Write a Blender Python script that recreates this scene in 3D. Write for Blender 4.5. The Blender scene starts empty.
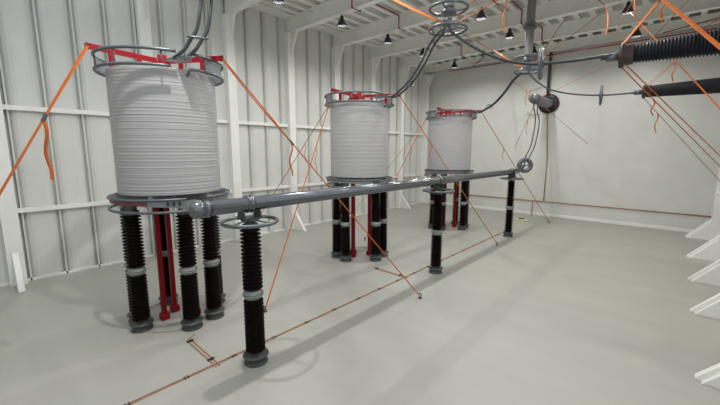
import bpy, math, random
from mathutils import Vector, Matrix
random.seed(4)
PI = math.pi
sc = bpy.context.scene
col = sc.collection

# ------------------------------------------------------------------ mesh helpers
class MB:
    def __init__(s):
        s.v = []; s.f = []; s.sm = []
    def add(s, vs, fs, smooth=False):
        o = len(s.v)
        s.v += [tuple(p) for p in vs]
        s.f += [tuple(i + o for i in f) for f in fs]
        s.sm += [smooth] * len(fs)
        return s
    def box(s, a, b, M=None):
        x0, y0, z0 = a; x1, y1, z1 = b
        vs = [Vector(p) for p in ((x0,y0,z0),(x1,y0,z0),(x1,y1,z0),(x0,y1,z0),(x0,y0,z1),(x1,y0,z1),(x1,y1,z1),(x0,y1,z1))]
        if M: vs = [M @ p for p in vs]
        return s.add(vs, [(0,3,2,1),(4,5,6,7),(0,1,5,4),(1,2,6,5),(2,3,7,6),(3,0,4,7)])
    def bar(s, a, b, w, h, up=(0,0,1)):
        a = Vector(a); b = Vector(b); d = (b - a); L = d.length; d.normalize()
        u = Vector(up); side = d.cross(u)
        if side.length < 1e-4: side = d.cross(Vector((1,0,0)))
        side.normalize(); u = side.cross(d).normalized()
        vs = []
        for p in (a, b):
            for i, j in ((-1,-1),(1,-1),(1,1),(-1,1)):
                vs.append(p + side*(i*w/2) + u*(j*h/2))
        return s.add(vs, [(0,1,2,3),(7,6,5,4),(0,4,5,1),(1,5,6,2),(2,6,7,3),(3,7,4,0)])
    def lathe(s, prof, c=(0,0,0), axis='z', n=28, smooth=True, M=None, cap=True):
        vs = []
        for r, z in prof:
            for k in range(n):
                t = 2*PI*k/n; x, y = r*math.cos(t), r*math.sin(t)
                p = {'z': (x,y,z), 'x': (z,x,y), 'y': (y,z,x)}[axis]
                p = Vector(p) + Vector(c)
                if M: p = M @ p
                vs.append(p)
        fs = []
        for i in range(len(prof)-1):
            for k in range(n):
                k2 = (k+1) % n
                fs.append((i*n+k, i*n+k2, (i+1)*n+k2, (i+1)*n+k))
        s.add(vs, fs, smooth)
        if cap:
            o = len(s.v) - len(vs); m = len(prof)-1
            s.f.append(tuple(o + k for k in reversed(range(n)))); s.sm.append(False)
            s.f.append(tuple(o + m*n + k for k in range(n))); s.sm.append(False)
        return s
    def tube(s, pts, r, n=10, closed=False, flat=None):
        P = [Vector(p) for p in pts]; m = len(P); vs = []
        up = Vector((0,0,1)); N = None
        for i in range(m):
            if closed: t = P[(i+1) % m] - P[i-1]
            else: t = P[min(i+1, m-1)] - P[max(i-1, 0)]
            t.normalize()
            if N is None:
                N = t.cross(up)
                if N.length < .05: N = t.cross(Vector((1,0,0)))
            N = (N - t*N.dot(t)).normalized(); B = t.cross(N)
            if flat:
                for a, b in ((-1,-1),(1,-1),(1,1),(-1,1)):
                    vs.append(P[i] + N*(a*flat[0]/2) + B*(b*flat[1]/2))
            else:
                for k in range(n):
                    q = 2*PI*k/n
                    vs.append(P[i] + N*(r*math.cos(q)) + B*(r*math.sin(q)))
        if flat: n = 4
        fs = []
        for i in range(m if closed else m-1):
            j = (i+1) % m
            for k in range(n):
                k2 = (k+1) % n
                fs.append((i*n+k, i*n+k2, j*n+k2, j*n+k))
        s.add(vs, fs, not flat)
        if not closed:
            o = len(s.v) - len(vs)
            s.f.append(tuple(o+k for k in reversed(range(n)))); s.sm.append(False)
            s.f.append(tuple(o+(m-1)*n+k for k in range(n))); s.sm.append(False)
        return s
    def prism(s, poly, a, b, plane='xz'):
        # polygon in a plane extruded between a and b of the remaining axis
        def P(u, v, w): return {'xz': (u,w,v), 'xy': (u,v,w), 'yz': (w,u,v)}[plane]
        n = len(poly)
        vs = [P(u,v,a) for u,v in poly] + [P(u,v,b) for u,v in poly]
        fs = [tuple(range(n)), tuple(reversed(range(n,2*n)))] + [(i,(i+1)%n+0,(i+1)%n+n,i+n) for i in range(n)]
        return s.add(vs, fs)
    def build(s, name, m, parent=None, bevel=0):
        me = bpy.data.meshes.new(name); me.from_pydata(s.v, [], s.f)
        me.polygons.foreach_set('use_smooth', s.sm); me.materials.append(m)
        me.update()
        import bmesh
        bm = bmesh.new(); bm.from_mesh(me); bmesh.ops.recalc_face_normals(bm, faces=bm.faces); bm.to_mesh(me); bm.free()
        o = bpy.data.objects.new(name, me); col.objects.link(o)
        if parent: o.parent = parent
        if bevel:
            md = o.modifiers.new('bevel', 'BEVEL'); md.width = bevel; md.segments = 2; md.limit_method = 'ANGLE'
        return o

def spline(pts, n=8):
    P = [Vector(p) for p in pts]; out = []
    for i in range(len(P)-1):
        p0 = P[max(i-1,0)]; p1 = P[i]; p2 = P[i+1]; p3 = P[min(i+2,len(P)-1)]
        for k in range(n):
            t = k/n
            out.append(.5*((2*p1)+(p2-p0)*t+(2*p0-5*p1+4*p2-p3)*t*t+(3*p1-p0-3*p2+p3)*t**3))
    out.append(P[-1]); return out
def arc(r, a0, a1, z, c=(0,0), n=40):
    return [(c[0]+r*math.cos(math.radians(a0+(a1-a0)*i/n)), c[1]+r*math.sin(math.radians(a0+(a1-a0)*i/n)), z) for i in range(n+1)]
def circle(r, z, c=(0,0), n=48):
    return arc(r, 0, 360*(n-1)/n, z, c, n-1)

def tag(o, label=None, cat=None, group=None, kind=None):
    for k, v in (('label',label),('category',cat),('group',group),('kind',kind)):
        if v: o[k] = v
    return o
def empty(name, loc, label, cat, group=None):
    o = bpy.data.objects.new(name, None); col.objects.link(o); o.location = loc; o.empty_display_size = .2
    return tag(o, label, cat, group)
def dup(root, loc, label, group=None):
    def cp(o, par):
        c = o.copy(); col.objects.link(c)
        if par: c.parent = par
        for ch in list(o.children): cp(ch, c)
        return c
    r = cp(root, None); r.location = loc; r['label'] = label
    if group: r['group'] = group
    return r
def struct(o): o['kind'] = 'structure'; return o

# ------------------------------------------------------------------ materials
def mat(name, base, rough=.5, metal=0., var=.06, scale=6., bump=0., bscale=30., stretch=(1,1,1), spec=.5, coat=0.):
    m = bpy.data.materials.new(name); m.use_nodes = True
    nt = m.node_tree; b = nt.nodes['Principled BSDF']
    b.inputs['Roughness'].default_value = rough; b.inputs['Metallic'].default_value = metal
    b.inputs['Specular IOR Level'].default_value = spec
    tc = nt.nodes.new('ShaderNodeTexCoord'); mp = nt.nodes.new('ShaderNodeMapping')
    mp.inputs['Scale'].default_value = stretch
    nt.links.new(tc.outputs['Object'], mp.inputs['Vector'])
    nz = nt.nodes.new('ShaderNodeTexNoise'); nz.inputs['Scale'].default_value = scale; nz.inputs['Detail'].default_value = 4
    nt.links.new(mp.outputs[0], nz.inputs['Vector'])
    cr = nt.nodes.new('ShaderNodeValToRGB')
    cr.color_ramp.elements[0].position = .3; cr.color_ramp.elements[1].position = .7
    cr.color_ramp.elements[0].color = [c*(1-var) for c in base] + [1]
    cr.color_ramp.elements[1].color = [min(1, c*(1+var)) for c in base] + [1]
    nt.links.new(nz.outputs['Fac'], cr.inputs['Fac']); nt.links.new(cr.outputs['Color'], b.inputs['Base Color'])
    if bump:
        n2 = nt.nodes.new('ShaderNodeTexNoise'); n2.inputs['Scale'].default_value = bscale; n2.inputs['Detail'].default_value = 3
        nt.links.new(mp.outputs[0], n2.inputs['Vector'])
        bp = nt.nodes.new('ShaderNodeBump'); bp.inputs['Strength'].default_value = bump; bp.inputs['Distance'].default_value = .02
        nt.links.new(n2.outputs['Fac'], bp.inputs['Height']); nt.links.new(bp.outputs['Normal'], b.inputs['Normal'])
    return m
M_wall = mat('wall_paint', (.67,.68,.655), .34, var=.03, scale=1.2, bump=.45, bscale=9)
M_steel = mat('white_steel_paint', (.84,.845,.82), .42, var=.03, scale=2)
M_floor = mat('floor_coating', (.40,.40,.365), .5, var=.035, scale=.7, bump=.12, bscale=5, stretch=(.35,2.2,1))
M_ceil = mat('deck_paint', (.66,.66,.65), .5, var=.04, scale=2)
M_grey = mat('dull_aluminium', (.14,.155,.17), .42, metal=.55, var=.08, scale=8)
M_bus = mat('busbar_aluminium', (.17,.18,.2), .2, metal=.8, var=.05, scale=5)
M_band = mat('shield_band_metal', (.24,.26,.28), .5, metal=.3, var=.06)
M_redrefl = mat('red_reflection_tint', (.17,.045,.06), .5, var=.1)  # maroon colour stands in for red light reflected on the grey band
M_red = mat('red_paint', (.24,.003,.008), .5, spec=.25, var=.08)
M_pipe = mat('sprinkler_red', (.30,.03,.035), .45, var=.1)
M_black = mat('brown_black_glaze', (.005,.0025,.002), .5, var=.3, scale=20, spec=.06)
M_lampb = mat('black_enamel', (.012,.013,.014), .4, var=.2)
M_sil = mat('dark_grey_silicone', (.012,.015,.02), .5, var=.1, spec=.2)
M_flange = mat('flange_cast_metal', (.07,.085,.08), .5, metal=.4, var=.12, scale=12)
M_joint = mat('joint_cast_metal', (.26,.285,.27), .5, metal=.3, var=.15, scale=14)
M_cable = mat('dark_conductor', (.065,.07,.078), .42, metal=.4, var=.1, scale=20)
M_orange = mat('orange_webbing', (.52,.115,.006), .6, var=.08, scale=30)
M_dorange = mat('faded_orange_cord', (.42,.14,.05), .6, var=.1, scale=20)
M_copper = mat('copper_strip', (.42,.22,.14), .5, metal=.35, var=.15, scale=9)
M_dark = mat('dark_clip', (.03,.028,.025), .5, var=.1)
M_brown = mat('brown_end_fitting', (.05,.035,.032), .45, metal=.3, var=.15)
M_green = mat('pale_green_plate', (.55,.62,.33), .5, var=.08)
M_bulb = bpy.data.materials.new('lamp_glass'); M_bulb.use_nodes = True
_b = M_bulb.node_tree.nodes['Principled BSDF']; _b.inputs['Base Color'].default_value = (.8,.8,.78,1); _b.inputs['Roughness'].default_value = .3
def coil_material():
    m = mat('coil_wrap', (.40,.40,.41), .5, var=.06, scale=5, stretch=(.1,.1,9), bump=.0, bscale=6)
    return m
M_coil = coil_material()

# ------------------------------------------------------------------ the setting
WX, WY, RX = -18.12, 29.35, 2.15      # left wall, back wall, right wall
CZ = 12.97; GT = 12.7
GIR = [1.8, 5.6, 9.55, 13.4, 17.25, 21.1, 24.95]
mb = MB(); mb.box((WX-.3,-9,-.3),(RX+.3,WY+.3,0)); struct(mb.build('floor', M_floor))
# left wall: flat pans between standing ribs, grooves added beside ribs to deepen shade
def ribbed(y0, y1, first, pitch):
    prof = [(WX-.5,y0),(WX,y0)]
    y = first
    while y < y0+.36: y += pitch
    while y < y1-.36:
        prof += [(WX,y-.34),(WX-.02,y-.22),(WX-.07,y-.12),(WX-.17,y-.04),(WX+.05,y-.025),(WX+.05,y+.025),(WX-.17,y+.04),(WX-.07,y+.12),(WX-.02,y+.22),(WX,y+.34)]; y += pitch
    prof += [(WX,y1),(WX-.5,y1)]
    return prof
mb = MB(); mb.prism(ribbed(-9, WY, 2.06-1.08*10, 1.08), 0, 13.2, 'xy'); struct(mb.build('wall_left', M_wall))
mb = MB(); mb.box((WX-.3,WY,0),(RX+.3,WY+.3,13.2))
wb = struct(mb.build('wall_back', M_wall))
mb = MB(); mb.box((RX,11,0),(RX+.3,WY,13.2)); mb.box((RX,-9,0),(RX+.3,11,4.3)); struct(mb.build('wall_right', M_wall))
mb = MB(); mb.box((WX+.0,WY-.06,0),(RX,WY,.22)); struct(mb.build('baseboard_back', M_steel, bevel=.02))
mb = MB(); mb.box((WX-.3,-9.3,0),(RX+.3,-9,13.2)); struct(mb.build('wall_front', M_wall))
mb = MB(); mb.box((WX,-9,0),(WX+.05,WY-.1,.1)); struct(mb.build('baseboard_left', M_steel))
# roof deck with deep troughs running along the hall
mb = MB(); mb.box((WX-.3,7.2,12.97),(RX+.3,WY+.3,13.3)); struct(mb.build('ceiling', M_ceil))
x = WX+1.25
while x < RX-.2:
    m = MB(); m.box((x-.14,7.2,12.7),(x+.14,WY,12.73)); m.box((x-.03,7.2,12.73),(x+.03,WY,12.97)); m.box((x-.14,7.2,12.94),(x+.14,WY,12.97))
    struct(m.build('roof_purlin', M_steel)); x += .78
mb = MB(); mb.box((WX,7.2,12.7),(WX+.85,WY,12.95)); struct(mb.build('trim_1', M_steel))
# girders
for gy in GIR + [28.95]:
    m = MB(); w = .34
    x0, x1 = WX+.02, RX
    z0 = 11.88 if gy < 28 else 12.15
    m.box((x0,gy-w/2,z0),(x1,gy+w/2,z0+.05)); m.box((x0,gy-.03,z0+.05),(x1,gy+.03,GT-.02)); m.box((x0,gy-w/2,GT-.04),(x1,gy+w/2,GT))
    x = x0+2.3
    while x < x1:
        m.box((x-.02,gy-w/2+.02,z0+.05),(x+.02,gy+w/2-.02,GT-.04)); x += 3.9
    struct(m.build('roof_girder', M_steel))
# wall columns, girts
def column(x, y, side, top=11.88, knee=True, w=.46):
    # side=+1: stands out from the left wall towards +x ; -1: right wall
    m = MB(); d = .38
    m.box((x,y-w/2,0),(x+side*d,y+w/2,top))
    o = struct(m.build('wall_column', M_steel))
    f = x+side*d
    g = MB(); g.prism([(f,0),(f+side*1.0,0),(f+side*1.0,.05),(f,1.25)], y-.09, y+.09, 'xz')
    if side < 0: g.prism([(f,0),(f+side*.9,0),(f,1.1)], y-.2, y+.2, 'xz')
    g.build('gusset', M_steel, o, bevel=.015)
    if knee:
        k = MB(); k.prism([(f,top),(f+side*.62,top),(f,top-1.3)], y-.06, y+.06, 'xz'); k.build('knee_bracket', M_steel, o)
    return o
for y in [.62]+GIR[1:]+[28.9]: column(WX+.0, y, 1)
for y in [10.3,14.7,18.4,22.45,27.75]: column(RX, y, -1, top=12.0, knee=False, w=.5)
ys = [-9,.62]+GIR[1:]+[28.9]
for z in (6.52, 2.77):
    for a, b in zip(ys[:-1], ys[1:]):
        m = MB(); m.box((WX+.05,a+.24,z-.085),(WX+.18,b-.24,z+.085)); struct(m.build('wall_girt', M_steel))

# ------------------------------------------------------------------ insulators
def shed_profile(z0, z1, rc, ro, pitch=.092):
    n = max(2, round((z1-z0)/pitch)); p = [(rc,z0)]
    for i in range(n):
        z = z0+(z1-z0)*i/n; h = (z1-z0)/n
        p += [(rc,z+.2*h),(ro,z+.38*h),(ro,z+.48*h),(rc,z+.85*h)]
    p.append((rc,z1)); return p
def base_flange(): return MB().lathe([(.27,0),(.275,.03),(.23,.05),(.24,.12),(.30,.19),(.295,.21),(.2,.20),(.17,.31)], n=8+12)
def joint(z): return MB().lathe([(.16,z-.10),(.19,z-.09),(.20,z-.05),(.235,z-.02),(.235,z),(.19,z+.015),(.235,z+.03),(.235,z+.05),(.20,z+.08),(.19,z+.11),(.16,z+.13)], n=20)
ZM = 1.70

# ------------------------------------------------------------------ reactor
SP = 8.385
RC = [(-10.97, 3.83), (-11.06, 12.13), (-10.98, 20.72)]
def make_reactor():
    R = empty('air_core_reactor', (RC[0][0],RC[0][1],0), '', 'electrical reactor', 'white coil reactors in a row')
    # winding: tall drum with fine horizontal wraps, hollow
    prof = []; z0, z1 = 3.83, 7.06; n = 74
    for i in range(n):
        z = z0+(z1-z0)*i/n; h = (z1-z0)/n
        q = 1.336+.0012*math.sin(i*2.3)*math.sin(i*.71); prof += [(q-.0012,z),(q+.0008,z+.3*h),(q+.0008,z+.7*h),(q-.0012,z+.95*h)]
    prof = [(1.0,z0),(1.33,z0)]+prof+[(1.33,z1),(1.0,z1),(1.0,z0)]
    MB().lathe(prof, n=72, cap=False).build('coil_winding', M_coil, R)
    MB().lathe([(.9,z1-.25),(.98,z1-.25),(.98,z1-.2),(.02,z1-.2)], n=36, cap=False).build('inner_cover', M_steel, R)
    # lower cage
    lo = MB().tube(circle(1.56,3.42), .034, closed=True).build('corona_ring', M_grey, R)
    lu = MB().tube(arc(1.56,12,352,3.74,n=60), .034).build('corona_ring', M_grey, R)
    def band(a0,a1,r,za,zb,n=40,taper=None):
        vs=[];fs=[]
        for i in range(n+1):
            t=math.radians(a0+(a1-a0)*i/n)
            for rr in (r,r-.012):
                for z in ((za if not taper else taper(a0+(a1-a0)*i/n)),zb): vs.append((rr*math.cos(t),rr*math.sin(t),z))
        for i in range(n):
            o=i*4; q=o+4
            fs+=[(o,q,q+1,o+1),(o+2,o+3,q+3,q+2),(o+1,q+1,q+3,o+3),(o,o+2,q+2,q)]
        fs+=[(0,1,3,2),(n*4,n*4+2,n*4+3,n*4+1)]
        return MB().add(vs,fs,False)
    band(20,200,1.53,3.47,3.70).build('shield_band', M_band, R)
    tp = lambda a: 3.46+.15*max(0,math.sin(math.radians((a-195)/170*180)))**1.0
    make_reactor.taper = tp
    band(200,362,1.53,3.46,3.70,taper=tp).build('shield_band', M_band, R)
    for a in (336,341,346):
        t = math.radians(a); MB().box((-.014,-.03,-.05),(.014,.03,.05),Matrix.Translation((1.54*math.cos(t),1.54*math.sin(t),3.63)) @ Matrix.Rotation(t,4,'Z')).build('dark_slot', M_dark, R)
    for k in range(6):                                  # lower spider
        a = math.radians(20+60*k)
        MB().bar((.1*math.cos(a),.1*math.sin(a),3.7),(1.5*math.cos(a),1.5*math.sin(a),3.7),.05,.22).build('spider_arm', M_band, R)
    MB().lathe([(.0,3.56),(.16,3.56),(.16,3.84),(.0,3.84)], n=16, cap=False).build('hub', M_band, R)
    # upper cage
    for (a0,a1,z) in ((8,352,7.42),(4,346,7.05)):
        pts = arc(1.56,a0,a1,z,n=64)
        if z < 7.3:
            x,y,_ = pts[0]; pts = [(x-.15,y-.02,z-.14),(x-.03,y-.05,z-.12),(x+.01,y-.02,z-.03)]+pts[1:]
        MB().tube(pts,.04).build('corona_ring', M_grey, R)
    band(22,262,1.52,7.08,7.38).build('shield_band', M_band, R)
    for a in (20,75,130,185,240,262,300,340):
        c,s = math.cos(math.radians(a)),math.sin(math.radians(a))
        MB().tube([(1.54*c,1.54*s,7.05),(1.54*c,1.54*s,7.43)],.018,n=6).build('cage_strut', M_grey, R)
    # red arms on top
    for a in (270,32,151):
        c,s = math.cos(math.radians(a)),math.sin(math.radians(a))
        al = 1.84 if a == 32 else 1.70; az = 7.47 if a == 32 else 7.53
        arm = MB().bar((.15*c,.15*s,7.46),(al*c,al*s,az),.06,.13).build('spider_beam', M_red, R)
        MB().bar((1.22*c,1.22*s,7.05),(1.22*c,1.22*s,7.5),.08,.1,up=(s,c,0)).build('beam_post', M_red, arm)
        MB().prism([(.25,7.42),(.62,7.42),(.62,7.1),(.5,7.1),(.25,7.3)], -.04,.04,'xz')
        g = MB(); M = Matrix.Rotation(math.radians(a),4,'Z')
        g.box((.3,-.035,7.08),(.62,.035,7.16),M); g.box((.52,-.035,7.1),(.62,.035,7.44),M); g.bar(M@Vector((.3,0,7.12)),M@Vector((.15,0,7.45)),.07,.08)
        g.build('bracket', M_red, arm)
        MB().tube([tuple(Vector(((al-.02)*c,(al-.02)*s,az))+Vector((.05*math.cos(q)*c,.05*math.cos(q)*s,.07*math.sin(q)))) for q in [2*PI*i/12 for i in range(12)]],.014,n=6,closed=True).build('lifting_eye', M_dark, arm)
    MB().lathe([(.02,7.36),(.2,7.36),(.2,7.4),(.12,7.42),(.12,7.62),(.02,7.62)], n=16, cap=False).build('top_hub', M_red, R)
    # terminal plate towards +x
    MB().prism([(.95,-.28),(1.45,-.17),(1.75,-.08),(1.75,.1),(1.45,.2),(.95,.1)], 7.28, 7.32,'xy').build('terminal_plate', M_grey, R)
    # legs
    sh = MB().lathe(shed_profile(.3,ZM-.1,.15,.228),n=20); 
    for z in [0]:
        sh.lathe(shed_profile(ZM+.13,3.28,.15,.228),n=20)
    first = None
    for a in (242,279,354,33,90,178):
        x, y = 1.13*math.cos(math.radians(a))+.05, 1.13*math.sin(math.radians(a))-.04
        if first is None:
            first = sh.build('support_leg', M_black, R)
            base_flange().build('base_flange', M_flange, first); joint(ZM).build('joint_collar', M_joint, first)
            MB().lathe([(.17,3.28),(.19,3.3),(.19,3.38),(.14,3.4),(.14,3.56)],n=20).build('top_flange', M_flange, first)
            first.location = (x,y,0)
        else:
            c = first.copy(); col.objects.link(c); c.parent = R; c.location = (x,y,0)
            for ch in list(first.children):
                d = ch.copy(); col.objects.link(d); d.parent = c
    for a, r in ((278,.52),(30,.5),(200,.3)):
        x, y = r*math.cos(math.radians(a)), r*math.sin(math.radians(a))
        rod = MB().box((x-.06,y-.06,.2),(x+.06,y+.06,3.62)).build('tie_rod', M_red, R)
        MB().box((x-.12,y-.12,0),(x+.12,y+.12,.2)).build('foot_block', M_red, rod, bevel=.03)
    make_reactor.band = band
    return R
rx = make_reactor()
rx['label'] = 'white ribbed coil reactor nearest the camera, on black legs, left in the hall'
for k, lab in ((1,'middle white coil reactor of the row of three, on black insulator legs'),
               (2,'farthest white coil reactor of the row, on black legs near the back wall')):
    dup(rx, (RC[k][0],RC[k][1],0), lab, 'white coil reactors in a row')

make_reactor.band(205,318,1.537,3.46,3.70,taper=make_reactor.taper).build('red_reflection_band', M_redrefl, rx)  # overlay added on the nearest reactor only, red reflection painted as colour
# ------------------------------------------------------------------ bus posts and busbar
PX, PY, BZ = -7.0, 4.02, 3.82
def make_post():
    R = empty('post_insulator', (PX,PY,0), 'nearest black post insulator holding the near end of the long metal busbar', 'insulator', 'busbar posts in a row')
    MB().lathe(shed_profile(.3,ZM-.1,.15,.228),n=24).build('shed_column', M_black, R)
    MB().lathe(shed_profile(ZM+.13,3.27,.15,.228),n=24).build('shed_column', M_black, R)
    base_flange().build('base_flange', M_flange, R); joint(ZM).build('joint_collar', M_joint, R)
    MB().lathe([(.16,3.27),(.18,3.29),(.18,3.36),(.12,3.38),(.12,3.44),(.2,3.45),(.2,3.48)],n=20).build('top_flange', M_flange, R)
    cr = MB().tube(circle(.60,3.42), .042, closed=True).build('corona_ring', M_grey, R)
    for a in (20,110,200,290):
        c,s = math.cos(math.radians(a)),math.sin(math.radians(a))
        MB().bar((.14*c,.14*s,3.46),(.6*c,.6*s,3.42),.05,.02).build('spoke', M_grey, cr)
    k = MB()
    k.box((-.16,-.22,3.48),(.16,.22,3.52))
    for y in (-.2,.2): k.prism([(-.15,3.5),(.15,3.5),(.12,3.68),(-.12,3.68)], y-.02, y+.02, 'xz')
    k.build('saddle_clamp', M_flange, R)
    return R
post = make_post()
dup(post,(PX,PY+SP,0),'middle black post insulator under the long metal busbar','busbar posts in a row')
dup(post,(PX,PY+2*SP,0),'farthest black post insulator under the far end of the busbar','busbar posts in a row')
BY0, BY1 = 2.95, 21.5
bus = MB().lathe([(.155,0),(.155,BY1-BY0)], axis='y', c=(0,BY0,0), n=32)
B = empty('busbar', (PX,0,BZ), 'long horizontal grey metal tube resting on the three black posts', 'busbar')
tb = bus.build('tube', M_bus, B)
def sph(r, n=16): return [(max(.001,r*math.sin(PI*i/n)), -r*math.cos(PI*i/n)) for i in range(n+1)]
MB().lathe(sph(.175), axis='y', c=(0,BY0-.07,0), n=28, cap=False).build('ball_cap', M_bus, B)
MB().lathe([(.175,0),(.175,.1)], axis='y', c=(0,BY0+.05,0), n=28).build('collar', M_bus, B)
for k in range(3):
    MB().lathe([(.16,-.07),(.195,-.065),(.195,-.03),(.17,-.02),(.17,.02),(.195,.03),(.195,.065),(.16,.07)], axis='y', c=(0,PY+SP*k-.02,0), n=28).build('sleeve_ring', M_bus, B)
MB().lathe([(.15,0),(.13,.25),(.08,.3),(.08,.8)], axis='y', c=(0,BY1,0), n=20).build('end_fitting', M_grey, B)
# thick upright corona ring at the far end
MB().bar((0,BY1+.7,0),(0,BY1+1.35,.28),.09,.09).build('elbow', M_bus, B)
mt = Matrix.Translation((.0,BY1+1.5,.30)) @ Matrix.Rotation(math.radians(38),4,'Z') @ Matrix.Rotation(math.radians(90),4,'X')
pts = [mt @ Vector(p) for p in circle(.35,0)]
er = MB().tube([tuple(p) for p in pts], .13, n=14, closed=True).build('end_corona_ring', M_grey, B)
MB().bar((0,BY1+1.3,.26),(0,BY1+1.5,.65),.06,.06).bar(tuple(pts[0]),tuple(pts[24]),.06,.06).build('cross_bar', M_bus, er)

# ------------------------------------------------------------------ hanging insulator columns
SX, SY = -6.19, 11.22
def make_hang():
    R = empty('hanging_insulator', (SX,SY,0), 'grey insulator column hanging from the roof above the middle reactor cables', 'insulator', 'grey insulator columns hanging from the roof')
    M_col = mat('grey_column_coating', (.2,.205,.21), .5, var=.08)
    MB().lathe([(.17,9.75),(.19,9.8)]+[(.19+.012*(i%2),9.8+1.3*i/40) for i in range(41)]+[(.17,11.12)],n=22)  .build('lower_section', M_col, R)
    MB().lathe([(.2,11.08),(.3,11.12),(.3,11.2),(.22,11.24),(.22,11.3),(.28,11.34),(.28,11.38),(.19,11.42)],n=22).build('joint_collar', M_grey, R)
    MB().lathe([(.19,11.4)]+[(.19+.012*(i%2),11.42+1.4*i/40) for i in range(41)]+[(.19,CZ)],n=22).build('upper_section', M_col, R)
    MB().lathe([(.1,9.2),(.22,9.22),(.22,9.3),(.12,9.34),(.12,9.5),(.26,9.54),(.26,9.66),(.16,9.7),(.16,9.8)],n=20).build('lower_fitting', M_grey, R)
    up = MB().tube(circle(.62,9.72), .045, closed=True).build('corona_ring', M_grey, R)
    lw = MB().tube(circle(.62,9.06), .045, closed=True).build('corona_ring', M_grey, R)
    for o, z in ((up,9.72),(lw,9.06)):
        for a in (40,160,280):
            c,s = math.cos(math.radians(a)),math.sin(math.radians(a))
            MB().tube(spline([(.12*c,.12*s,z-.08 if z>9.5 else z+.12),(.4*c,.4*s,z-.05 if z>9.5 else z+.05),(.62*c,.62*s,z)],4),.028,n=8).build('spoke', M_grey, o)
    MB().prism([(-.28,9.02),(.28,9.02),(.16,9.26),(-.16,9.26)],-.05,.05,'xz').build('yoke_plate', M_grey, R)
    return R
hg = make_hang()
dup(hg,(SX,SY+SP,0),'grey insulator column hanging from the roof farther back, beside the discs','grey insulator columns hanging from the roof')
dup(hg,(SX,SY-SP,0),'grey insulator column hanging from the roof above the nearest reactor','grey insulator columns hanging from the roof')

# ------------------------------------------------------------------ conductors
def conductor(name, pts, r, gap, label, rings=(), disc=None, side=None, twin=True, ring_r=.13, n=8):
    P = spline(pts, n)
    R = empty(name, tuple(P[0]), label, 'cable')
    o = Vector(P[0]); lastN = None
    offs = (-gap/2, gap/2) if twin else (0,)
    for g in offs:
        Q = []
        for i,p in enumerate(P):
            t = (P[min(i+1,len(P)-1)]-P[max(i-1,0)]); t.z *= .3
            if t.length < 1e-4: t = Vector((1,0,0))
            s = Vector((-t.y,t.x,0))
            s = s.normalized() if s.length > 1e-4 else Vector((0,1,0))
            if side: s = Vector(side).normalized()
            Q.append(tuple(p + s*g - o))
        MB().tube(Q, r, n=8).build('wire', M_cable, R)
    for i in rings:
        i = min(i,len(P)-2); p = P[i]; t = (P[i+1]-P[i-1]).normalized()
        rot = t.to_track_quat('Z','Y').to_matrix().to_4x4(); M = Matrix.Translation(p-o) @ rot
        pts2 = [tuple(M @ Vector((1.9*ring_r*math.cos(a) if abs(t.z)>.0 else ring_r*math.cos(a), ring_r*math.sin(a),0))) for a in [2*PI*k/24 for k in range(24)]]
        # long axis across the pair of wires
        s = Vector(side).normalized() if side else Vector((-t.y,t.x,0)).normalized(); u = t.cross(s).normalized()
        pts2 = [tuple((p-o) + s*(1.8*ring_r*math.cos(a)) + u*(ring_r*math.sin(a))) for a in [2*PI*k/24 for k in range(24)]]
        sp = MB().tube(pts2,.026,n=8,closed=True).build('spacer_ring', M_grey, R)
    if disc is not None:
        p = P[disc]-o; t = Vector((1,.2,0)).normalized()
        rot = t.to_track_quat('Z','Y').to_matrix().to_4x4(); M = Matrix.Translation(p) @ rot
        MB().lathe([(.06,-.08),(.12,-.08),(.16,-.03),(.44,-.05),(.50,0),(.44,.05),(.16,.03),(.12,.08),(.06,.08)], n=30, M=M).build('corona_disc', M_grey, R)
    return R
leadL = [(-9.35,12.17,7.28),(-9.05,12.1,7.26),(-8.66,11.96,7.37),(-7.94,11.74,7.72),(-7.35,11.57,8.26),(-6.96,11.45,8.72),(-6.54,11.32,9.02),(-6.25,11.25,9.1)]
def shift(pts, dy): return [(a,b+dy,c) for a,b,c in pts]
conductor('twin_conductor', leadL, .042, .2, 'dark twin cable curving up from the middle reactor to the hanging column', rings=(22,))
conductor('twin_conductor', [(-9.6,3.75,7.3),(-9.46,3.82,7.37),(-9.35,3.94,7.52),(-9.24,4.05,7.74),(-9.14,4.17,7.98),(-9.06,4.22,8.3),(-9.0,4.26,8.7),(-8.75,4.15,9.3),(-7.9,3.7,9.75),(-7.0,3.2,9.6),(-6.3,2.87,9.15)], .045, .24, 'dark twin cable rising out of frame from the top of the nearest reactor', rings=(26,), side=(.34,.94,0))
conductor('twin_conductor', [(-9.4,20.5,7.3)]+shift(leadL,SP)[1:], .042, .1, 'dark cable curving up from the farthest reactor to the far hanging column', rings=(20,))
conductor('twin_conductor', [(-6.15,11.24,9.04),(-6.0,11.26,8.9),(-5.47,11.43,8.47),(-4.85,11.62,8.08),(-4.26,11.79,7.82),(-3.7,11.96,7.69),(-3.41,12.04,7.66),(-2.67,12.26,7.66),(-1.95,12.48,7.70),(-1.55,12.6,7.72)], .038, .09,
          'dark cable sagging from near hanging column to upper ribbed bushing, with large disc', disc=48)
conductor('twin_conductor', [(-6.15,19.62,9.04),(-6.0,19.64,8.81),(-5.35,19.85,8.21),(-4.69,20.04,7.92),(-3.86,20.29,7.74),(-3.03,20.54,7.66),(-2.31,20.75,7.66),(-1.55,20.97,7.70)], .034, .05,
          'dark cable sagging from far hanging column to lower bushing, with small disc', disc=40)
conductor('twin_conductor', [(-7.0,23.1,4.3),(-7.04,23.44,4.6),(-7.08,24.5,5.3),(-7.15,25.2,6.19),(-7.22,25.6,7.03),(-7.42,25.75,7.8),(-7.45,25.85,8.3)], .04, .24,
          'pair of grey wires dropping from the back wall bushing to the busbar end')

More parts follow.
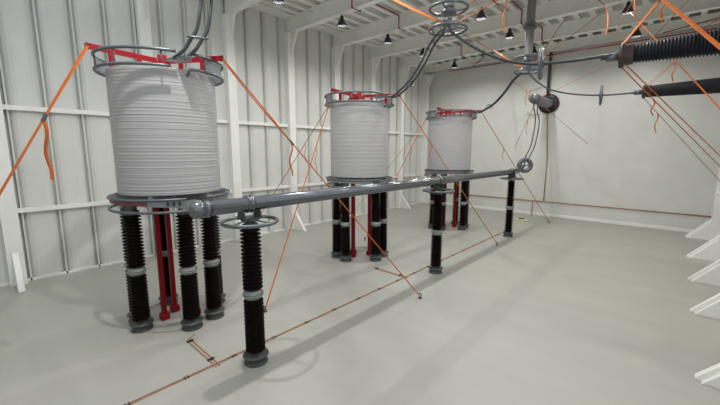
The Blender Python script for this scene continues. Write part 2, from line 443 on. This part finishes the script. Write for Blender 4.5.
# ------------------------------------------------------------------ wall bushings
def bushing(y, z, x0, sheds, ro, rw, cap, label):
    R = empty('wall_bushing', (RX,y,z), label, 'insulator', 'ribbed bushings from the right wall')
    L = RX-x0-.35
    n = int(L/.07); prof = [(ro*.72,-L)]
    for i in range(n):
        a = -L+L*i/n; h = L/n; rr = ro+(rw-ro)*i/n
        prof += [(rr*.82,a+.1*h),(rr,a+.5*h),(rr*.98,a+.6*h),(rr*.82,a+.9*h)] if sheds else [(rr*.97,a+.1*h),(rr,a+.5*h),(rr,a+.6*h),(rr*.97,a+.9*h)]
    prof.append((ro*.72,-.05))
    MB().lathe(prof, axis='x', n=32).build('shed_housing', M_sil, R)
    e = MB().lathe([(cap*.8,0),(cap,.01),(cap,.1),(cap*.8,.12),(ro*1.05,.3),(ro*.8,.36)], axis='x', c=(-L-.36,0,0), n=28).build('end_cap', M_brown, R)
    MB().lathe([(.05,0),(.05,.12),(.11,.14),(.11,.45)], axis='x', c=(-L-.8,0,0), n=16).build('terminal_stub', M_grey, R)
    MB().lathe([(rw*.9,-.04),(rw*1.3,-.04),(rw*1.3,0),(rw*.9,0)], axis='x', n=28).build('wall_flange', M_steel, R)
bushing(12.59,7.66,-1.5,True,.25,.41,.33,'large ribbed dark bushing reaching in from the right wall, the upper one')
bushing(20.98,7.70,-1.5,False,.26,.36,.30,'slimmer dark bushing reaching in from the right wall, the lower one')
R = empty('wall_bushing',(-7.55,WY,8.5),'grey bushing with black ring sticking out of the back wall','insulator')
MB().lathe([(.50,-.14),(.70,-.14),(.70,0),(.50,0)],axis='y',n=40).build('black_ring', M_lampb, R)
MB().lathe([(.01,-.06),(.52,-.06),(.52,0)],axis='y',n=32,cap=False).build('wall_plate', M_grey, R)
MB().lathe([(.30,-3.2)]+[(.30+.03*(i%2),-3.2+3.1*i/60) for i in range(61)]+[(.30,-.05)],axis='y',n=28).build('housing', M_band, R)
MB().lathe([(.02,-3.75),(.22,-3.74),(.33,-3.62),(.35,-3.4),(.33,-3.2),(.2,-3.12)],axis='y',n=28).build('end_cap', M_grey, R)

# ------------------------------------------------------------------ lamps
lamp = empty('high_bay_lamp',(0,0,11.35),'','lamp','black high bay lamps under the girders')
MB().lathe([(.30,0),(.315,.02),(.30,.06),(.15,.38),(.11,.42),(.11,.44),(.07,.44),(.12,.36),(.27,.06),(.285,.0),(.30,0)],n=28,cap=False).build('lamp_shade', M_lampb, lamp)
MB().lathe([(.10,.40),(.12,.42),(.12,.56),(.09,.58),(.05,.6),(.04,.65)],n=20).build('ballast_housing', M_lampb, lamp)
MB().lathe(sph(.06,8),c=(0,0,.30),n=14,cap=False).build('bulb', M_bulb, lamp)
def lamp_light(l, e):
    d = bpy.data.lights.new('lamp_light','SPOT'); d.energy = e; d.spot_size = math.radians(176); d.spot_blend = .5; d.shadow_soft_size = .12; d.color = (1,.985,.95)
    o = bpy.data.objects.new('lamp_light', d); col.objects.link(o); o.parent = l; o.location = (0,0,.09)
rows = {-13.45:'left row', -7.75:'middle row', -2.4:'right row'}
ordn = ['nearest','second nearest','third nearest','fourth nearest','farthest']
first = True
E_ROW = {-13.45:360., -7.75:480., -2.4:360.}
for xr, rn in rows.items():
    ysr = GIR[2:-1]+[25.6]
    if xr > -13: ysr = [5.6] + ysr
    if xr > -10: ysr = [2.9 if xr < -5 else 1.8] + ysr
    vis = 0
    for y in ysr:
        inview = (xr < -13) or (xr > -10 and xr < -5 and y > 15) or (xr > -5 and y > 20)
        lab = ('black high bay lamp hung under roof girders, %s of the %s' % (ordn[vis], rn)) if inview else 'black high bay lamp in the %s above the near end of the hall' % rn
        if inview: vis += 1
        if first: l = lamp; l.location = (xr,y,11.33); l['label'] = lab; first = False
        else: l = dup(lamp,(xr,y,11.33),lab,'black high bay lamps under the girders')
        l['_e'] = E_ROW[xr]*(3.0 if y == 2.9 else .3 if y < 8 else 1)
for o in [o for o in list(bpy.data.objects) if o.get('_e')]:
    o.scale = (.82,.82,.82)
    lamp_light(o, o['_e']); del o['_e']

# ------------------------------------------------------------------ sprinkler pipes
def pipe(name, pts, r, label, m=M_pipe, cat='pipe'):
    P = [Vector(p) for p in pts]; o = P[0]
    mb = MB()
    for a, b in zip(P[:-1], P[1:]): mb.tube([tuple(a-o),tuple(b-o)], r, n=8)
    for p in P[1:-1]: mb.lathe(sph(r*1.25,6),c=tuple(p-o),n=8,cap=False)
    ob = mb.build(name, m); ob.location = o
    return tag(ob, label, cat)
def dips(x, y0, y1):
    pts = [(x,y0,12.55)]
    for g in GIR[1:]:
        if g-.35 > y0: pts += [(x,g-.30,12.55),(x,g-.30,11.88),(x,g+.30,11.88),(x,g+.30,12.55)]
    pts.append((x,y1,12.55)); return pts
pipe('sprinkler_pipe', dips(-12.45,10.3,28.6)+[(-12.9,28.6,12.2),(-13.4,28.9,12.2),(-13.4,28.9,12.0)], .035, 'thin red pipe ducking under each girder beside the left lamps')
pipe('sprinkler_pipe', dips(-7.05,14.2,28.6), .035, 'thin red pipe ducking under the girders behind the far hanging column')
pipe('sprinkler_pipe', [(-15.75,29.15,12.3),(-15.75,29.15,11.98),(-3.7,29.15,11.95),(RX,29.15,11.9)], .035, 'red pipe running along the top of the back wall')
pipe('sprinkler_pipe', [(1.2,24,12.6),(1.2,24,11.2),(-1.2,24,10.9)], .03, 'short red pipe drop near the top right corner')
pipe('conduit_pole', [(-7.62,29.1,12.9),(-7.62,29.1,9.2)], .11, 'dark grey upright pole on back wall above the black ring bushing', M_cable, 'pole')
pipe('copper_earth_line', [(-7.6,29.28,7.8),(-7.36,29.28,4.5),(-7.36,29.28,1.2)], .035, 'orange brown strip dropping down the back wall from the bushing', M_copper, 'earthing strip')
pipe('copper_earth_line', [(WX+.4,29.28,1.13),(RX-.05,29.28,1.13)], .035, 'horizontal orange brown strip low across the back wall', M_copper, 'earthing strip')
pipe('copper_earth_line', [(-8.14,29.22,1.13),(-8.14,29.22,.02)], .03, 'short orange brown strip from low wall line down to the floor', M_copper, 'earthing strip')
pipe('copper_earth_line', [(-8.05,29.2,9.75),(-8.9,29.2,9.6),(-9.0,29.2,8.9)], .022, 'thin copper wire bent above the back wall bushing', M_copper, 'earthing strip')
pipe('copper_earth_line', [(-9.0,29.2,8.0),(-8.75,29.2,7.75),(-8.0,29.2,7.75)], .022, 'thin copper wire bent below the back wall bushing', M_copper, 'earthing strip')

# ------------------------------------------------------------------ floor earthing line
E1 = empty('floor_earth_line',(-7.6,-2,0),'long copper strip along the floor beside the busbar posts','earthing strip')
MB().box((-.03,0,0),(.0,24.6,.015)).box((.03,0,0),(.045,24.6,.015)).build('strip', M_copper, E1)
y = 1.2; i = 0
while y < 24.4:
    MB().box((-.045,y,0),(.06,y+.025,.022)).box((-.045,y+.07,0),(.06,y+.095,.022)).build('clip', M_dark, E1); y += 1.13; i += 1
for k, lab in enumerate(('short copper branch strip on the floor in front of the nearest reactor','short copper branch strip on the floor in front of the middle reactor')):
    T = empty('floor_earth_branch',(-7.6,3.3+7.75*k,0),lab,'earthing strip')
    MB().box((-1.55,-.05,0),(.12,-.02,.02)).box((-1.55,.04,0),(.12,.065,.02)).bar((-1.55,-.03,.012),(-1.75,.25,.012),.02,.012).build('strip', M_copper, T)
    for x in (-1.45,-.25): MB().box((x-.03,-.07,0),(x+.03,.085,.04)).build('clip', M_dark, T)
for k in range(3):
    L = MB().tube(circle(1.22,.009),.008,n=6,closed=True).build('floor_wire_loop', M_copper)
    L.location = (RC[k][0],RC[k][1],0)
    tag(L, ('thin copper wire loop on the floor round the legs of the %s reactor' % ['nearest','middle','farthest'][k]), 'wire')
Pl = empty('floor_plate',(-8.0,26.5,0),'small pale green tray on the floor behind the farthest busbar post','plate')
MB().box((-.42,-.42,0),(.42,.42,.06)).build('tray', M_green, Pl, bevel=.01)
MB().box((-.3,.05,.06),(.1,.3,.1)).build('dark_insert', M_dark, Pl)

# ------------------------------------------------------------------ straps
def strap(a, b, label, w=.07, sag=.0, tail=None, m=None, split=None, knot=None, anchor=None):
    a = Vector(a); b = Vector(b); m = m or M_orange; w *= .85
    R = empty('tie_strap', tuple(a), label, 'strap')
    def ln(p, q, off=Vector((0,0,0)), n=10):
        return [tuple(p+(q-p)*(i/n) + Vector((0,0,-sag*4*(i/n)*(1-i/n))) + off*(1-i/n) - a) for i in range(n+1)]
    if split:
        k = a+(b-a)*split
        MB().tube(ln(a,k,Vector((.02,.02,0))),0,flat=(w,w*.5)).build('webbing', m, R)
        MB().tube([tuple(Vector(p)+Vector((-.025*math.sin(PI*i/10)-.005,-.015*math.sin(PI*i/10),-.02*math.sin(PI*i/10)))) for i,p in enumerate(ln(a,k))],0,flat=(w,w*.5)).build('webbing', m, R)
        MB().tube(ln(k,b),0,flat=(w*.9,w*.5)).build('webbing', m, R)
        MB().bar(tuple(k-a-(b-a).normalized()*.09),tuple(k-a+(b-a).normalized()*.09),w*1.25,.05).build('ratchet_buckle', M_flange, R)
    else:
        MB().tube(ln(a,b),0,flat=(w,w*.5)).build('webbing', m, R)
    if tail:
        f, L = tail; p = a+(b-a)*f - a; pts = [p]
        for i in range(1,9):
            pts.append(p+Vector((.035*math.sin(i*.9),.03*math.sin(i*1.1),-L*i/8)))
        MB().tube([tuple(q) for q in spline([tuple(q) for q in pts],3)],0,flat=(max(w,.06),w*.5)).build('loose_tail', m, R)
    if anchor:
        q = b-a
        MB().tube([tuple(q+Vector((.05*math.cos(t),0,.06+.06*math.sin(t)))) for t in [2*PI*i/14 for i in range(14)]],.016,n=6,closed=True).lathe([(.07,-.0),(.07,.015)],c=tuple(q+Vector((0,0,-q.z-a.z))),n=14).build('floor_anchor', M_dark, R)
    return R
def armtip(k, ang): l = 1.83 if ang == 32 else 1.7; return (RC[k][0]+l*math.cos(math.radians(ang)), RC[k][1]+l*math.sin(math.radians(ang)), 7.45 if ang == 32 else 7.51)
strap(armtip(0,270),(-9.6,-1.95,.04),'wide orange strap from the nearest reactor down to the left frame edge',split=.24,tail=(.245,1.35),w=.075)
strap(armtip(0,32),(-6.07,9.76,.06),'orange strap from the nearest reactor across to a floor hook ahead of the middle reactor',split=.30,tail=(.295,1.0),w=.075,anchor=True)
strap(armtip(1,32),(-6.72,18.36,.06),'orange strap from the middle reactor down to a floor hook near the farthest post',tail=(.28,.9),w=.05,anchor=True)
strap(armtip(2,32),(-6.23,26.6,.06),'orange strap from the farthest reactor down to the floor near the back wall',tail=(.3,.8),w=.05,anchor=True)
strap((-12.5,11.65,7.3),(-9.1,5.6,.06),'thin orange strap from the middle reactor down to floor behind the nearest post',tail=(.3,1.0),w=.045,anchor=True)
strap((-12.5,20.4,7.3),(-12.6,14.3,.06),'thin orange strap from the farthest reactor down to the floor behind the middle reactor legs',tail=(.3,1.0),w=.045,anchor=True)
strap((-12.55,11.75,7.3),(-17.5,9.9,.3),'thin orange strap from the middle reactor back to the foot of the ribbed left wall',tail=(.28,.9),w=.045)
strap((-12.5,20.5,7.25),(-17.5,18.3,.3),'thin orange strap from the farthest reactor back to the foot of the ribbed left wall',tail=(.28,.9),w=.045)
# straps of the hanging columns
strap((-6.3,11.15,9.25),(-10.75,10.2,12.0),'wide orange strap from the near hanging column up left to a girder',split=.5,w=.09)
strap((-6.05,11.25,9.3),(-6.3,16.6,12.88),'orange strap from the near hanging column up to the roof at the right',w=.055)
strap((-6.0,11.3,9.2),(-4.75,15.9,11.9),'orange strap from near hanging column up past a lamp, with hanging tail',w=.075,tail=(.55,1.3))
strap((-6.3,19.55,9.2),(-11.6,20.3,12.88),'orange strap from the far hanging column up left along the cable',split=.35,w=.08)
strap((-5.85,19.7,9.5),(-5.04,22.94,12.85),'thin orange cord from the far hanging column up to the roof beside a girder',w=.04,m=M_dorange)
strap((-5.85,19.7,9.4),(-3.4,24.0,12.85),'long thin orange strap from the far hanging column up across the girders',w=.04)
strap((-5.9,19.65,9.55),(-1.75,12.6,8.05),'thin dark red cord level between the far hanging column and the upper bushing',w=.03,m=M_pipe)
# straps of the right-hand bushings
strap((-1.5,12.6,7.92),(.29,18.82,12.88),'thick orange strap rising from the cap of the upper bushing to the roof',w=.075,tail=(.38,.75))
strap((-2.87,18.29,12.88),(2.14,5.6,3.88),'thickest orange strap, crossing in front of the upper bushing down to the right wall',w=.085)
strap((-1.48,12.6,7.4),(2.12,23.83,3.58),'orange strap from upper bushing cap down past the lower bushing, left of its pair',w=.035,tail=(.2,.5))
strap((-1.38,12.65,7.45),(2.12,22.6,3.95),'orange strap from upper bushing cap down past the lower bushing, right of its pair',w=.035)
strap((-1.5,20.98,7.5),(2.12,26.1,3.0),'faded thin orange strap from the lower bushing cap down to the right wall',w=.03,tail=(.16,.9),m=M_dorange)
strap((-1.4,20.98,7.95),(.6,21.9,10.3),'thin orange strap from the lower bushing cap up behind the upper bushing',w=.035)
strap((-1.3,20.98,7.95),(.25,21.5,9.8),'second thin orange strap from the lower bushing cap, with a loose end',w=.03,tail=(.5,.8))
strap((-2.3,21.1,11.35),(2.14,3.72,2.69),'long orange strap from a lamp down across both right bushings',w=.03)
strap((-.2,24.5,12.6),(-2.4,23.6,9.6),'orange strap sloping behind the upper bushing below the roof',w=.05)
strap((.1,14.0,8.3),(2.12,14.9,10.2),'short dark red cord above the upper bushing at the right edge',w=.03,m=M_pipe)
strap((-1.9,17.25,11.9),(-1.75,17.4,10.0),'loose orange cord hanging just left of the crossing straps',w=.04)
# free curved tails
def loose(pts, w, label, m=None):
    P = [Vector(p) for p in spline(pts,6)]; o = P[0]
    ob = MB().tube([tuple(p-o) for p in P],0,flat=(w,w*.35)).build('loose_strap', m or M_orange); ob.location = o
    tag(ob, label, 'strap')
loose([(-3.25,18.6,12.95),(-3.3,18.6,12.0),(-3.25,18.6,11.5),(-2.95,18.6,11.1),(-2.78,18.6,10.6),(-2.78,18.6,9.9)],.08,'curved orange strap end hanging loose from the roof left of the upper bushing')
loose([(-1.28,12.6,9.25),(-1.45,12.6,8.85),(-1.6,12.6,8.5),(-1.58,12.6,8.15),(-1.45,12.6,7.95)],.03,'thin orange loop bowing left of the upper bushing cap')
# straps of the back bushing
for a, b, l in (((-7.35,25.9,8.3),(-4.79,29.3,5.49),'thin orange strap from the back wall bushing down right to the wall'),
                ((-7.35,25.9,8.5),(-4.35,29.3,10.62),'thin orange strap from the back wall bushing up right to the wall'),
                ((-7.45,25.9,8.5),(-10.47,29.3,10.64),'thin orange strap from the back wall bushing up left to the wall'),
                ((-7.5,25.9,8.2),(-9.81,29.3,5.23),'thin faded strap from the back wall bushing down left to the wall')):
    s = strap(a,b,l,w=.035,m=M_orange if 'faded' not in l else M_dorange, tail=(.35,1.0) if 'left' in l else None)
lt = MB().lathe([(.02,-.12),(.1,-.1),(.12,0)],axis='x',n=20,cap=False).build('wall_lamp', M_steel); lt.location = (RX-.37,26.2,2.82)
tag(lt,'small round white fitting low on the right wall column near the back corner','lamp')

# ------------------------------------------------------------------ camera
cam = bpy.data.cameras.new('camera'); co = bpy.data.objects.new('camera', cam); col.objects.link(co)
cam.sensor_width = 36; cam.lens = 347.17/720*36; cam.clip_end = 200
p, r, yw = .148, .002, .737
f = Vector((-math.sin(yw),math.cos(yw),0)); rt = Vector((math.cos(yw),math.sin(yw),0)); u = Vector((0,0,1))
f2 = f*math.cos(p)-u*math.sin(p); u2 = u*math.cos(p)+f*math.sin(p)
rt3 = rt*math.cos(r)+u2*math.sin(r); u3 = u2*math.cos(r)-rt*math.sin(r)
Mx = Matrix((rt3,u3,-f2)).transposed().to_4x4(); Mx.translation = (0,0,5)
co.matrix_world = Mx; sc.camera = co

# ------------------------------------------------------------------ light
w = bpy.data.worlds.new('world'); sc.world = w; w.use_nodes = True
bg = w.node_tree.nodes['Background']; bg.inputs[0].default_value = (.96,.98,1,1); bg.inputs[1].default_value = .95
sc.view_settings.view_transform = 'Standard'; sc.view_settings.look = 'None'; sc.view_settings.gamma = 1; sc.view_settings.exposure = -.05
sc.view_settings.use_curve_mapping = False
sc.cycles.diffuse_bounces = 10; sc.cycles.max_bounces = 12
